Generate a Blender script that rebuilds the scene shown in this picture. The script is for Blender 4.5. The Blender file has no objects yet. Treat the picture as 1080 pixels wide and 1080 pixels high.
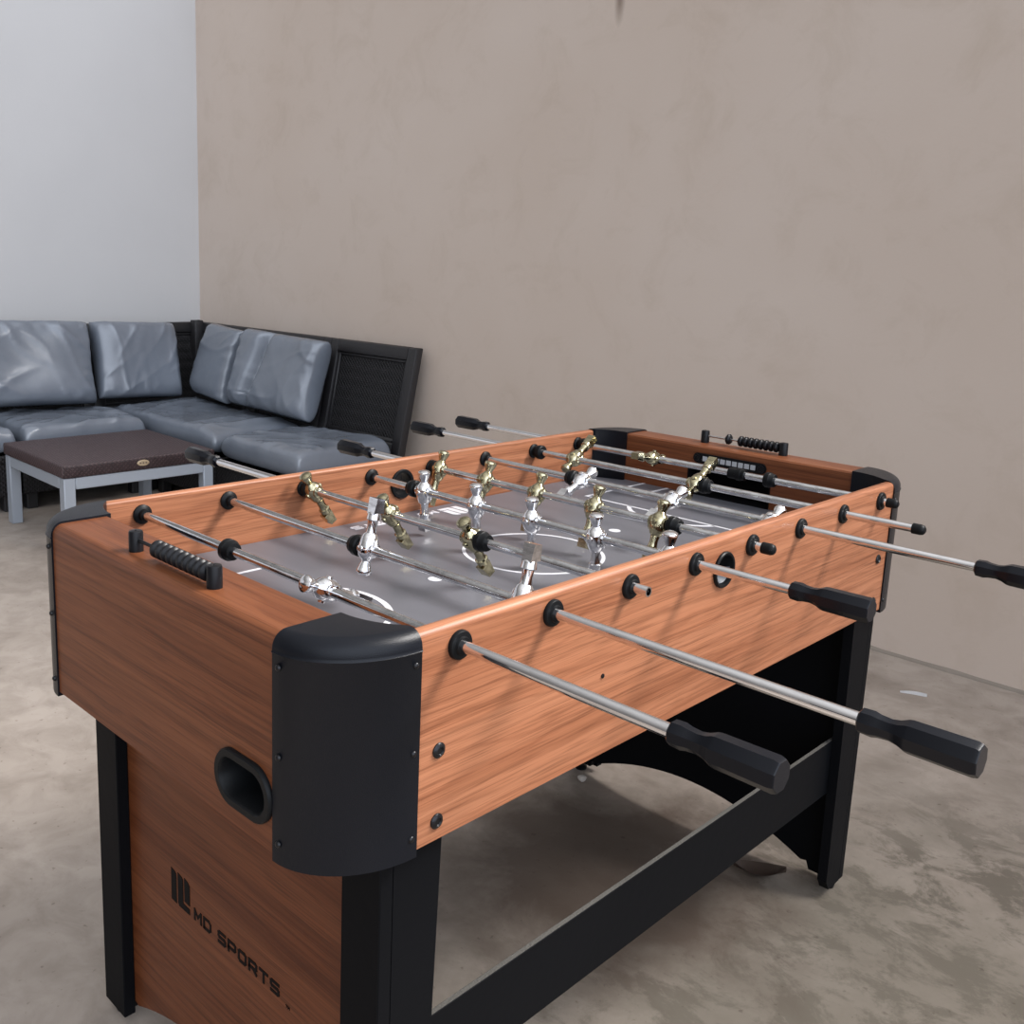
import bpy, bmesh, math, random
from mathutils import Vector, Matrix, Euler, noise
PI = math.pi
C = bpy.context.scene.collection
SC = bpy.context.scene

# ------------------------------------------------------------------ materials
def new_mat(name):
    m = bpy.data.materials.new(name); m.use_nodes = True
    nt = m.node_tree
    return m, nt, nt.nodes['Principled BSDF'], nt.links

def plain(name, col, rough=.5, metal=0., spec=.5, bump=0., bscale=200.):
    m, nt, b, L = new_mat(name)
    b.inputs['Base Color'].default_value = (*col, 1)
    b.inputs['Roughness'].default_value = rough
    b.inputs['Metallic'].default_value = metal
    b.inputs['Specular IOR Level'].default_value = spec
    if bump:
        tc = nt.nodes.new('ShaderNodeTexCoord'); n = nt.nodes.new('ShaderNodeTexNoise'); bp = nt.nodes.new('ShaderNodeBump')
        n.inputs['Scale'].default_value = bscale; n.inputs['Detail'].default_value = 3
        bp.inputs['Strength'].default_value = bump; bp.inputs['Distance'].default_value = .002
        L.new(tc.outputs['Object'], n.inputs['Vector']); L.new(n.outputs[0], bp.inputs['Height']); L.new(bp.outputs[0], b.inputs['Normal'])
    return m

def ramp(nt, stops):
    r = nt.nodes.new('ShaderNodeValToRGB'); e = r.color_ramp.elements
    while len(e) < len(stops): e.new(.5)
    for q, (p, c) in zip(e, stops):
        q.position = p; q.color = (*c, 1)
    return r

def noise_node(nt, L, vec, scale, detail=4, rough=.5, dist=0., mapscale=None, loc=None):
    if mapscale is not None:
        mp = nt.nodes.new('ShaderNodeMapping'); mp.inputs['Scale'].default_value = mapscale
        if loc: mp.inputs['Location'].default_value = loc
        L.new(vec, mp.inputs['Vector']); vec = mp.outputs[0]
    n = nt.nodes.new('ShaderNodeTexNoise')
    n.inputs['Scale'].default_value = scale; n.inputs['Detail'].default_value = detail
    n.inputs['Roughness'].default_value = rough; n.inputs['Distortion'].default_value = dist
    L.new(vec, n.inputs['Vector'])
    return n

def mixc(nt, L, fac, a, b, mode='MIX'):
    m = nt.nodes.new('ShaderNodeMix'); m.data_type = 'RGBA'; m.blend_type = mode
    for s, v in ((0, fac), (6, a), (7, b)):
        if hasattr(v, 'is_output'): L.new(v, m.inputs[s])
        elif s == 0: m.inputs[0].default_value = v
        else: m.inputs[s].default_value = (*v, 1)
    return m.outputs[2]

def wood(name, axis, shift=(0, 0, 0), tint=1.0, red=1.0, blue=1.0):
    """walnut foil: long streaks along one axis, soft cathedral figure, fine dark pores"""
    m, nt, b, L = new_mat(name)
    tc = nt.nodes.new('ShaderNodeTexCoord'); v = tc.outputs['Object']
    def sc(long, cross): return tuple(long if i == axis else cross for i in range(3))
    big = noise_node(nt, L, v, 1.0, 3, .5, .8, sc(.7, 17), shift)
    mid = noise_node(nt, L, v, 1.0, 4, .6, .5, sc(1.5, 105), shift)
    fine = noise_node(nt, L, v, 1.0, 2, .6, 0, sc(9, 620), shift)
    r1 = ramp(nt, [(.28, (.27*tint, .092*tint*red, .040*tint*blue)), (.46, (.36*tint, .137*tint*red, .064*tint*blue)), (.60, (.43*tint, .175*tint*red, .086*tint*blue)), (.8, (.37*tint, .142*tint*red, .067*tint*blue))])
    L.new(big.outputs[0], r1.inputs[0])
    r2 = ramp(nt, [(.32, (.74, .72, .70)), (.55, (1, 1, 1)), (.75, (1.10, 1.10, 1.10))])
    L.new(mid.outputs[0], r2.inputs[0])
    r3 = ramp(nt, [(.36, (.60, .56, .54)), (.5, (1, 1, 1))])
    L.new(fine.outputs[0], r3.inputs[0])
    c = mixc(nt, L, .85, r1.outputs[0], r2.outputs[0], 'MULTIPLY')
    c = mixc(nt, L, .75, c, r3.outputs[0], 'MULTIPLY')
    mp = nt.nodes.new('ShaderNodeMapping'); mp.inputs['Scale'].default_value = sc(.16, 1.); mp.inputs['Location'].default_value = shift; L.new(v, mp.inputs['Vector'])
    wv = nt.nodes.new('ShaderNodeTexWave'); wv.bands_direction = 'Z'; wv.inputs['Scale'].default_value = 17; wv.inputs['Distortion'].default_value = 9
    wv.inputs['Detail'].default_value = 3; wv.inputs['Detail Scale'].default_value = 1.1; wv.inputs['Detail Roughness'].default_value = .6; L.new(mp.outputs[0], wv.inputs['Vector'])
    r4 = ramp(nt, [(.02, (.66, .60, .57)), (.30, (1, 1, 1))]); L.new(wv.outputs['Fac'], r4.inputs[0])
    c = mixc(nt, L, .48, c, r4.outputs[0], 'MULTIPLY')
    L.new(c, b.inputs['Base Color'])
    b.inputs['Roughness'].default_value = .42; b.inputs['Specular IOR Level'].default_value = .28
    bp = nt.nodes.new('ShaderNodeBump'); bp.inputs['Strength'].default_value = .12; bp.inputs['Distance'].default_value = .001
    L.new(fine.outputs[0], bp.inputs['Height']); L.new(bp.outputs[0], b.inputs['Normal'])
    return m

def chrome(name, col, rough, wear=.0, scale=150.):
    m, nt, b, L = new_mat(name)
    b.inputs['Metallic'].default_value = 1
    tc = nt.nodes.new('ShaderNodeTexCoord')
    n = noise_node(nt, L, tc.outputs['Object'], 1, 4, .7, 0, (scale*.25, scale, scale))
    d = tuple(x*(1-wear) for x in col)
    r = ramp(nt, [(.40, d), (.56, col)]); L.new(n.outputs[0], r.inputs[0]); L.new(r.outputs[0], b.inputs['Base Color'])
    mr = nt.nodes.new('ShaderNodeMapRange'); mr.inputs['From Min'].default_value = .35; mr.inputs['From Max'].default_value = .6
    mr.inputs['To Min'].default_value = rough+.25*wear; mr.inputs['To Max'].default_value = rough
    L.new(n.outputs[0], mr.inputs['Value']); L.new(mr.outputs[0], b.inputs['Roughness'])
    return m

def wicker(name, c0, c1, scale, rough=.55):
    """basket weave: two crossed strand waves, alternating over and under"""
    m, nt, b, L = new_mat(name)
    tc = nt.nodes.new('ShaderNodeTexCoord')
    ck = nt.nodes.new('ShaderNodeTexChecker'); ck.inputs['Scale'].default_value = scale
    L.new(tc.outputs['Object'], ck.inputs['Vector'])
    def wave(d):
        w = nt.nodes.new('ShaderNodeTexWave'); w.bands_direction = d; w.inputs['Scale'].default_value = scale*PI/20*2
        L.new(tc.outputs['Object'], w.inputs['Vector']); return w.outputs['Fac']
    wx, wz = wave('X'), wave('DIAGONAL')
    mx = nt.nodes.new('ShaderNodeMix'); L.new(ck.outputs['Fac'], mx.inputs[0]); L.new(wx, mx.inputs[2]); L.new(wz, mx.inputs[3])
    r = ramp(nt, [(.1, c0), (.8, c1)]); L.new(mx.outputs[0], r.inputs[0])
    n = noise_node(nt, L, tc.outputs['Object'], 40, 3)
    r2 = ramp(nt, [(.3, (.75, .75, .75)), (.7, (1.15, 1.15, 1.15))]); L.new(n.outputs[0], r2.inputs[0])
    L.new(mixc(nt, L, 1., r.outputs[0], r2.outputs[0], 'MULTIPLY'), b.inputs['Base Color'])
    b.inputs['Roughness'].default_value = rough; b.inputs['Specular IOR Level'].default_value = .35
    bp = nt.nodes.new('ShaderNodeBump'); bp.inputs['Strength'].default_value = .8; bp.inputs['Distance'].default_value = .004
    L.new(mx.outputs[0], bp.inputs['Height']); L.new(bp.outputs[0], b.inputs['Normal'])
    return m

def vinyl(name):
    m, nt, b, L = new_mat(name)
    tc = nt.nodes.new('ShaderNodeTexCoord')
    n = noise_node(nt, L, tc.outputs['Object'], 5, 5, .6)
    r = ramp(nt, [(.3, (.125, .141, .168)), (.7, (.16, .178, .208))]); L.new(n.outputs[0], r.inputs[0]); L.new(r.outputs[0], b.inputs['Base Color'])
    b.inputs['Roughness'].default_value = .27; b.inputs['Specular IOR Level'].default_value = .9
    n2 = noise_node(nt, L, tc.outputs['Object'], 14, 3, .5, .8)
    bp = nt.nodes.new('ShaderNodeBump'); bp.inputs['Strength'].default_value = .05; bp.inputs['Distance'].default_value = .010
    L.new(n2.outputs[0], bp.inputs['Height']); L.new(bp.outputs[0], b.inputs['Normal'])
    return m

def concrete(name):
    m, nt, b, L = new_mat(name)
    tc = nt.nodes.new('ShaderNodeTexCoord'); v = tc.outputs['Object']
    big = noise_node(nt, L, v, 1.1, 5, .6, .6)
    r1 = ramp(nt, [(.3, (.25, .208, .175)), (.5, (.34, .29, .248)), (.7, (.41, .355, .31))]); L.new(big.outputs[0], r1.inputs[0])
    sm = noise_node(nt, L, v, 9, 6, .65, .5)
    r2 = ramp(nt, [(.32, (.70, .68, .66)), (.6, (1.05, 1.05, 1.05))]); L.new(sm.outputs[0], r2.inputs[0])
    c = mixc(nt, L, .8, r1.outputs[0], r2.outputs[0], 'MULTIPLY')
    # dark mildew-like stains worn into the slab in front of the table's far foot, drawn out in streaks
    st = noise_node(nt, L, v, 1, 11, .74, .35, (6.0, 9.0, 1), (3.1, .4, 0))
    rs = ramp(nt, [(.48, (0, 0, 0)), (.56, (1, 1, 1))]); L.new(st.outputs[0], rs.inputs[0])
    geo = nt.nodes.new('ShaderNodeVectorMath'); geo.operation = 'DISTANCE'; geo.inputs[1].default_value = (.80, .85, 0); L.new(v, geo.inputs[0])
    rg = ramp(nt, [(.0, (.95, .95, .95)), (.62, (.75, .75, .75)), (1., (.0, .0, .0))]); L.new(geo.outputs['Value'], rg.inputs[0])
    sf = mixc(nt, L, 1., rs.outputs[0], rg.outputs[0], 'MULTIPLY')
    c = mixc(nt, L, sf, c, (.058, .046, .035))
    def patch(c, centre, rad, stops, col, scl):      # broad irregular stain, one of them also holding painted table shadow
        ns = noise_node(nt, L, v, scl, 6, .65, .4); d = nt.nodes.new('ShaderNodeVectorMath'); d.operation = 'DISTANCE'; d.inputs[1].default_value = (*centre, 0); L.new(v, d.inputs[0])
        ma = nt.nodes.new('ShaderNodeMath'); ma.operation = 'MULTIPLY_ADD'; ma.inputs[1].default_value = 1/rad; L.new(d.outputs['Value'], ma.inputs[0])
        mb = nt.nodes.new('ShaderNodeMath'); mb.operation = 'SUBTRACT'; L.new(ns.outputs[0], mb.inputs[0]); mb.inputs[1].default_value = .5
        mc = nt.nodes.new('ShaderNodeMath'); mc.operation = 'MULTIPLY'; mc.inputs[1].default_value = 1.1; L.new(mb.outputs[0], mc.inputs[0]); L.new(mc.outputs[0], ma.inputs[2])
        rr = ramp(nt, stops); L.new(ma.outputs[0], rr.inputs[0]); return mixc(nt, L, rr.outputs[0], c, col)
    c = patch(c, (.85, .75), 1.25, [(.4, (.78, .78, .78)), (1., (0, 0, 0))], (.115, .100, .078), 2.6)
    c = patch(c, (-.02, .80), .42, [(.45, (.85, .85, .85)), (1., (0, 0, 0))], (.068, .046, .034), 5)  # brown stain under the table, with the table's shadow painted into it
    # fine specks
    sp = noise_node(nt, L, v, 60, 2, .5); rp = ramp(nt, [(.24, (.45, .4, .36)), (.33, (1, 1, 1))]); L.new(sp.outputs[0], rp.inputs[0])
    c = mixc(nt, L, .6, c, rp.outputs[0], 'MULTIPLY')
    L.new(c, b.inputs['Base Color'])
    b.inputs['Roughness'].default_value = .62; b.inputs['Specular IOR Level'].default_value = .35
    bp = nt.nodes.new('ShaderNodeBump'); bp.inputs['Strength'].default_value = .35; bp.inputs['Distance'].default_value = .004
    L.new(sm.outputs[0], bp.inputs['Height']); L.new(bp.outputs[0], b.inputs['Normal'])
    return m

def wallpaint(name, c0, c1, stain=None, dirt=None):
    m, nt, b, L = new_mat(name)
    tc = nt.nodes.new('ShaderNodeTexCoord'); v = tc.outputs['Object']
    n = noise_node(nt, L, v, .8, 4, .55, .3); r = ramp(nt, [(.3, c0), (.7, c1)]); L.new(n.outputs[0], r.inputs[0]); c = r.outputs[0]
    if dirt:   # scuffed, slightly dirty plaster: small blotches
        n3 = noise_node(nt, L, v, 4.5, 6, .7, .6); r3 = ramp(nt, [(.30, (.86, .84, .80)), (.5, (1, 1, 1))]); L.new(n3.outputs[0], r3.inputs[0])
        c = mixc(nt, L, dirt, c, r3.outputs[0], 'MULTIPLY')
    if stain:  # one short drip stain
        mp = nt.nodes.new('ShaderNodeMapping'); mp.vector_type = 'TEXTURE'
        mp.inputs['Location'].default_value = stain; mp.inputs['Scale'].default_value = (.028, 1, .12); L.new(v, mp.inputs['Vector'])
        g = nt.nodes.new('ShaderNodeTexGradient'); g.gradient_type = 'SPHERICAL'; L.new(mp.outputs[0], g.inputs[0])
        rg = ramp(nt, [(.05, (0, 0, 0)), (.8, (.75, .75, .75))]); L.new(g.outputs[0], rg.inputs[0])
        c = mixc(nt, L, rg.outputs[0], c, (.17, .12, .09))
    L.new(c, b.inputs['Base Color']); b.inputs['Roughness'].default_value = .75; b.inputs['Specular IOR Level'].default_value = .25
    n2 = noise_node(nt, L, v, 90, 4, .6); bp = nt.nodes.new('ShaderNodeBump'); bp.inputs['Strength'].default_value = .12; bp.inputs['Distance'].default_value = .003
    L.new(n2.outputs[0], bp.inputs['Height']); L.new(bp.outputs[0], b.inputs['Normal'])
    return m

def field_mat(name):
    m, nt, b, L = new_mat(name)
    tc = nt.nodes.new('ShaderNodeTexCoord'); v = tc.outputs['Object']
    n = noise_node(nt, L, v, 1, 3, .5, .3, (2.5, 9, 1)); r = ramp(nt, [(.3, (.092, .093, .106)), (.7, (.130, .131, .149))]); L.new(n.outputs[0], r.inputs[0])
    L.new(r.outputs[0], b.inputs['Base Color']); b.inputs['Roughness'].default_value = .36; b.inputs['Specular IOR Level'].default_value = .5
    return m

M = dict(
    wood_y=wood('walnut_foil_long', 1, tint=.86, red=1.03, blue=1.08), wood_x=wood('walnut_foil_cross', 0, (.3, .7, .1), .435, .83, .67), wood_leg=wood('walnut_foil_leg', 0, (1.3, .2, .8), .36, .79, .61),  # end and leg boards darker: own tone plus their shade put into the tint
    guard=plain('black_moulded_plastic', (.0048, .0058, .0088), .34, spec=.20, bump=.12, bscale=900), black=plain('black_painted_board', (.0042, .0045, .0055), .50, spec=.06, bump=.1, bscale=60),
    boardedge=plain('worn_board_edge', (.075, .07, .062), .7, bump=.6, bscale=300),
    rubber=plain('black_rubber', (.0055, .006, .0068), .42, spec=.14), handle=plain('black_grip_plastic', (.0042, .0052, .0082), .24, spec=.22),
    bead=plain('black_bead_plastic', (.007, .007, .0085), .32, spec=.2), dark=plain('dark_cavity_plastic', (.004, .004, .0045), .7, spec=.08), cup=plain('grey_cup_plastic', (.06, .07, .085), .5),
    screw=plain('black_screw_metal', (.02, .02, .022), .3, .7), steel=plain('steel_pin', (.55, .55, .56), .25, 1.),
    rod=chrome('chromed_rod', (.84, .84, .86), .07, .10, 120), rod_worn=chrome('worn_chromed_rod', (.76, .77, .79), .09, .30, 130), silver=chrome('silver_chrome_figure', (.88, .88, .90), .09, .25, 120), gold=chrome('pale_gold_chrome_figure', (.50, .455, .30), .10, .35, 120),
    field=field_mat('grey_field_laminate'), line=plain('white_field_print', (.62, .62, .65), .4), ink=plain('black_logo_print', (.006, .005, .005), .6, spec=.1), grey=plain('grey_marker_square', (.36, .37, .39), .5),
    vinyl=vinyl('blue_grey_vinyl'), weave=wicker('black_brown_wicker', (.004, .0038, .004), (.018, .016, .017), 95), frame=plain('black_brown_rattan_frame', (.0125, .0115, .0125), .5, bump=.5, bscale=120),
    tabletop=wicker('dark_brown_wicker', (.030, .018, .019), (.095, .060, .060), 110, .45), alu=plain('pale_grey_metal', (.31, .335, .37), .42, .15), badge=plain('tan_badge', (.36, .27, .17), .45), badge2=plain('brown_badge_print', (.13, .09, .06), .5),
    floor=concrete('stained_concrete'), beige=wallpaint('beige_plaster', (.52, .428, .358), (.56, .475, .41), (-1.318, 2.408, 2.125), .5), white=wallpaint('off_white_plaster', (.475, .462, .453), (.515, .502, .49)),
    leaf=plain('dry_leaf_brown', (.085, .055, .04), .7), scrap=plain('white_scrap', (.75, .74, .74), .6), grit=plain('pale_grit', (.42, .38, .34), .8))

# ------------------------------------------------------------------ object helpers
OFF = {}                        # origin of each object inside its thing's local frame
def tag(o, label=None, cat=None, group=None, kind=None):
    if label: o['label'] = label
    if cat: o['category'] = cat
    if group: o['group'] = group
    if kind: o['kind'] = kind
    return o
def thing(name, label, cat, loc=(0, 0, 0), rz=0., group=None):
    o = bpy.data.objects.new(name, None); C.objects.link(o); o.empty_display_size = .1
    o.location = loc; o.rotation_euler = (0, 0, rz); OFF[o] = Vector((0, 0, 0))
    return tag(o, label, cat, group)
def mesh_of(name, bm, mats, smooth=None):
    bmesh.ops.recalc_face_normals(bm, faces=bm.faces)
    me = bpy.data.meshes.new(name); bm.to_mesh(me); bm.free()
    for m in (mats if isinstance(mats, (list, tuple)) else [mats]): me.materials.append(m)
    if smooth is not None:
        for p in me.polygons: p.use_smooth = True
        me.set_sharp_from_angle(angle=math.radians(smooth))
    return me
def obj(name, bm, mats, parent=None, smooth=None, label=None, centre=True):
    """link a bmesh, given in the local frame of its thing, as one mesh object with its origin at its middle"""
    c = Vector((0, 0, 0))
    if centre:
        lo = Vector([min(v.co[i] for v in bm.verts) for i in range(3)]); hi = Vector([max(v.co[i] for v in bm.verts) for i in range(3)])
        c = (lo+hi)/2
        if parent is None: c.z = lo.z
        bmesh.ops.translate(bm, verts=bm.verts, vec=-c)
    o = bpy.data.objects.new(name, mesh_of(name, bm, mats, smooth)); C.objects.link(o)
    OFF[o] = c
    if parent is not None:
        o.parent = parent; o.location = c-OFF[parent]
    else: o.location = c
    if label: o['label'] = label
    return o
def dup(o, parent=None):
    c = o.copy(); C.objects.link(c); OFF[c] = OFF[o].copy()
    if parent is not None: c.parent = parent
    for ch in list(o.children): dup(ch, c)
    return c
def put(proto, parent, pos, rot=(0, 0, 0), label=None):
    """a copy of a sub-part at a thing-local position"""
    c = proto if proto.parent is None and not proto.get('used') else dup(proto)
    c.parent = parent; OFF[c] = Vector(pos); c.location = OFF[c]-OFF[parent]; c.rotation_euler = rot
    if label: c['label'] = label
    return c
PROTO = {}
def sub(key, build, parent, pos, rot=(0, 0, 0), label=None):
    """first use builds and links the piece; later uses copy it with obj.copy()"""
    if key not in PROTO:
        name, bm, mats, sm = build(); o = obj(name, bm, mats, None, sm, None, False); PROTO[key] = o
    else:
        o = PROTO[key].copy(); C.objects.link(o)
        if 'label' in o: del o['label']
    o.parent = parent; OFF[o] = Vector(pos); o.location = OFF[o]-OFF[parent]; o.rotation_euler = rot
    if label: o['label'] = label
    return o

def box(bm, x0, x1, y0, y1, z0, z1, bev=0., seg=2, mi=0, mat=None):
    r = bmesh.ops.create_cube(bm, size=1)
    vs = r['verts']
    for v in vs: v.co = Vector((x0+(v.co.x+.5)*(x1-x0), y0+(v.co.y+.5)*(y1-y0), z0+(v.co.z+.5)*(z1-z0)))
    fs = list({f for v in vs for f in v.link_faces})
    for f in fs: f.material_index = mi
    if bev:
        es = list({e for f in fs for e in f.edges})
        rr = bmesh.ops.bevel(bm, geom=es, offset=bev, segments=seg, profile=.5, affect='EDGES', clamp_overlap=True)
        vs = list({v for f in rr['faces'] for v in f.verts} | {v for v in vs if v.is_valid})
    if mat is not None: bmesh.ops.transform(bm, matrix=mat, verts=[v for v in vs if v.is_valid])
    return bm
def prism(bm, pts, axis, a, b, mi=0):
    """extrude a polygon along an axis; pts are the other two coordinates in axis order"""
    def mk(p, t):
        q = list(p); q.insert(axis, t); return bm.verts.new(q)
    A = [mk(p, a) for p in pts]; B = [mk(p, b) for p in pts]; n = len(pts); fs = []
    fs.append(bm.faces.new(A)); fs.append(bm.faces.new(B[::-1]))
    for i in range(n): fs.append(bm.faces.new((A[i], B[i], B[(i+1) % n], A[(i+1) % n])))
    for f in fs: f.material_index = mi
    return fs
def lathe(bm, prof, axis='x', seg=24, centre=(0, 0, 0), caps=True, phase=0., sx=1., mi=0):
    """revolve (t, r) pairs about an axis through centre"""
    rings = []
    for t, r in prof:
        ring = []
        for k in range(seg):
            a = 2*PI*k/seg+phase; u, w = r*math.cos(a)*sx, r*math.sin(a)
            p = {'x': (t, u, w), 'y': (u, t, w), 'z': (u, w, t)}[axis]
            ring.append(bm.verts.new(Vector(p)+Vector(centre)))
        rings.append(ring)
    for A, B in zip(rings, rings[1:]):
        for k in range(seg): bm.faces.new((A[k], A[(k+1) % seg], B[(k+1) % seg], B[k])).material_index = mi
    if caps:
        bm.faces.new(rings[0][::-1]).material_index = mi; bm.faces.new(rings[-1]).material_index = mi
    return rings
def bake_cut(o, cutter_bm):
    """cut a real hole into o once and keep only the resulting mesh"""
    me = bpy.data.meshes.new('cut'); bmesh.ops.recalc_face_normals(cutter_bm, faces=cutter_bm.faces); cutter_bm.to_mesh(me); cutter_bm.free()
    c = bpy.data.objects.new('cut', me); C.objects.link(c)
    c.location = -Vector((0, 0, 0)); c.matrix_world = Matrix.Translation(o.matrix_world.translation if False else Vector((0, 0, 0)))
    par = o.parent; loc = o.location.copy(); o.parent = None; o.location = OFF[o]
    md = o.modifiers.new('b', 'BOOLEAN'); md.object = c; md.operation = 'DIFFERENCE'; md.solver = 'EXACT'
    dg = bpy.context.evaluated_depsgraph_get(); dg.update()
    nm = bpy.data.meshes.new_from_object(o.evaluated_get(dg)); o.modifiers.clear(); old = o.data; nm.name = old.name; o.data = nm
    bpy.data.meshes.remove(old)
    o.parent = par; o.location = loc
    bpy.data.objects.remove(c); bpy.data.meshes.remove(me)

# ------------------------------------------------------------------ the room
def quad_slab(name, x0, x1, y0, y1, z0, z1, m):
    bm = bmesh.new(); box(bm, x0, x1, y0, y1, z0, z1)
    o = obj(name, bm, m, None, None, None, False); o['kind'] = 'structure'; return o
WX, WY = -4.228, 2.408
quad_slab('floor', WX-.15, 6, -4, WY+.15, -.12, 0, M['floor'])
def chipped_wall():
    """back wall whose lowest edge is slightly uneven where it meets the slab"""
    bm = bmesh.new(); box(bm, WX-.15, 6, WY, WY+.15, 0, 2.9); return bm
o = obj('wall_back', chipped_wall(), M['beige'], None, None, None, False); o['kind'] = 'structure'
quad_slab('wall_left', WX-.15, WX, -4, WY, 0, 2.9, M['white'])
def plaster_lip():
    """thin rough lip of plaster and grout along the foot of the back wall"""
    bm = bmesh.new(); rnd = random.Random(4); n = 260; pr = []
    for i in range(n+1):
        x = WX+.02+(6-WX-.04)*i/n
        d = .006+.008*max(0, noise.noise(Vector((x*9, 0, 0))))+.003*rnd.random(); h = .010+.012*max(0, noise.noise(Vector((x*7, 3, 0))))
        pr.append([bm.verts.new(p) for p in ((x, WY, 0), (x, WY-d, 0), (x, WY-d*.6, h*.6), (x, WY, h))])
    for A, B in zip(pr, pr[1:]):
        for k in range(3): bm.faces.new((A[k], A[k+1], B[k+1], B[k]))
    return bm
o = obj('trim_1', plaster_lip(), plain('grubby_plaster_lip', (.23, .195, .16), .85, bump=.8, bscale=80), None, None, None, False); o['kind'] = 'structure'

# ------------------------------------------------------------------ the football table
S, R = .147, .785            # rod spacing, rod axis height
TOP, BOT, FLD = R+.025, R-.2086, R-.078
XO, XI = .3405, .3225        # side panel faces
YM = 3.5*S                   # middle of the table
YF, YN = -.163, -.085        # end panel faces (near end)
XG, YG = .252, -.053         # corner guard reach
def far(y): return 2*YM-y
T = thing('foosball_table', 'walnut-finish football table with chromed rods, black corner guards and black legs', 'foosball table', (0, YM, 0))
def L(x, y, z): return (x, y-YM, z)
def tobj(name, bm, mats, parent=T, smooth=None, label=None):
    bmesh.ops.translate(bm, verts=bm.verts, vec=(0, -YM, 0)); return obj(name, bm, mats, parent, smooth, label)

# side panels, rounded along the top
def arc(cx, cy, r, a0, a1, n=6): return [(cx+r*math.cos(a0+(a1-a0)*i/n), cy+r*math.sin(a0+(a1-a0)*i/n)) for i in range(n+1)]
def side_panel(s):
    bm = bmesh.new(); r = .0085
    pr = [(XI, BOT), (XO, BOT)]+arc(XO-r, TOP-r, r, 0, PI/2)+arc(XI+r*.6, TOP-r*.6, r*.6, PI/2, PI)
    prism(bm, [(x*s, z) for x, z in pr], 1, YG-.002, far(YG-.002)); return bm
sides = {}
for s in (-1, 1):
    o = tobj('side_panel', side_panel(s), M['wood_y'], smooth=30); sides[s] = o
    cb = bmesh.new(); lathe(cb, [(-.05, .0215), (.05, .0215)], 'x', 32, (s*(XO+XI)/2, 0, R-.022)); bake_cut(o, cb)

# end panels with a goal mouth cut into the inner face
def end_panel(e):
    bm = bmesh.new(); r = .014; gx, gt, gd = .0935, R-.018, .055
    f = (lambda y: y) if e == 0 else far
    full = [(YF, BOT)]+[(YF+r-r*math.cos(a), TOP-r+r*math.sin(a)) for a in [PI/2*i/6 for i in range(7)]]+[(YN-.003, TOP), (YN, TOP-.003), (YN, BOT)]
    prism(bm, [(f(y), z) for y, z in full], 0, -XG-.004, XG+.004); return bm
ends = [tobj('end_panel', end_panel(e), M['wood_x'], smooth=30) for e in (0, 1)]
for e in (0, 1):
    a, b = YN-.055, YN+.02
    if e: a, b = far(b), far(a)
    cb = bmesh.new(); box(cb, -.0935, .0935, a-YM, b-YM, FLD-.0005, R-.018); bake_cut(ends[e], cb)
OX, OZ, OA, OB = .200, R-.154, .047, .0275      # oval ball return in the near panel
def oval(n=40, g=0.):
    rr = OB+g; hw = OA-OB; pts = []
    for i in range(n):
        a = 2*PI*i/n; pts.append((OX+(hw if math.cos(a) > 0 else -hw)+rr*math.cos(a), OZ+rr*math.sin(a)))
    return pts
cb = bmesh.new(); prism(cb, oval(40, -.004), 1, YF-.02-YM, YF+.066-YM)
bake_cut(ends[0], cb)
def oval_rim():
    bm = bmesh.new(); rings = []
    for g, y in ((.0045, YF), (.0045, YF-.004), (.003, YF-.006), (-.004, YF-.006), (-.0065, YF-.003), (-.0065, YF+.05), (-.02, YF+.062)):
        rings.append([bm.verts.new((x, y, z)) for x, z in oval(40, g)])
    for A, B in zip(rings, rings[1:]):
        for k in range(40): bm.faces.new((A[k], A[(k+1) % 40], B[(k+1) % 40], B[k]))
    bm.faces.new(rings[-1]); return bm
tobj('ball_return', oval_rim(), M['rubber'], smooth=40, label='black oval ball return hole')

def goal(e):
    bm = bmesh.new(); f = (lambda y: y) if e == 0 else far
    g, t0 = .0935, R-.018
    y0, y1 = YN+.0015, YN-.0535
    A = [(-g, FLD), (g, FLD), (g, t0), (-g, t0)]
    w = .0025
    q = lambda x, y, z: bm.verts.new((x, f(y), z))
    o_ = [q(x, y0, z) for x, z in A]; i0 = [q(x*(1-w/g), y0, z-(w if z > FLD+.01 else -.001)) for x, z in A]; i1 = [q(x*(1-w/g), y1, z-(w if z > FLD+.01 else -.001)) for x, z in A]
    for k in range(4):
        j = (k+1) % 4; bm.faces.new((o_[k], o_[j], i0[j], i0[k])); bm.faces.new((i0[k], i0[j], i1[j], i1[k]))
    bm.faces.new(i1); return bm
for e in (0, 1): tobj('goal', goal(e), M['dark'], label='black goal mouth')
def counter_strip(e):
    f = (lambda y: y) if e == 0 else far
    bm = bmesh.new(); n = 9; h = .0105; x0 = .082; pts = []
    for i in range(24):
        a = 2*PI*i/24; pts.append(((x0-h if math.cos(a) > 0 else -x0+h)+h*math.cos(a), R+.0005+h*math.sin(a)))
    prism(bm, [(p[0], p[1]) for p in pts], 1, f(YN), f(YN+.003)); return bm
def squares(e):
    f = (lambda y: y) if e == 0 else far
    bm = bmesh.new()
    for i in range(9):
        x = -.054+.0135*i; box(bm, x-.0052, x+.0052, min(f(YN+.0025), f(YN+.004)), max(f(YN+.0025), f(YN+.004)), R-.0045, R+.0055)
    return bm
def ring(e, s):
    f = (lambda y: y) if e == 0 else far
    bm = bmesh.new(); d = 1 if e == 0 else -1; y = f(YN+.003)
    lathe(bm, [(y, .0075), (y+.003*d, .0075), (y+.003*d, .005), (y+.001*d, .005)], 'y', 20, (s*.0715, 0, R+.0005), True); return bm
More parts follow.
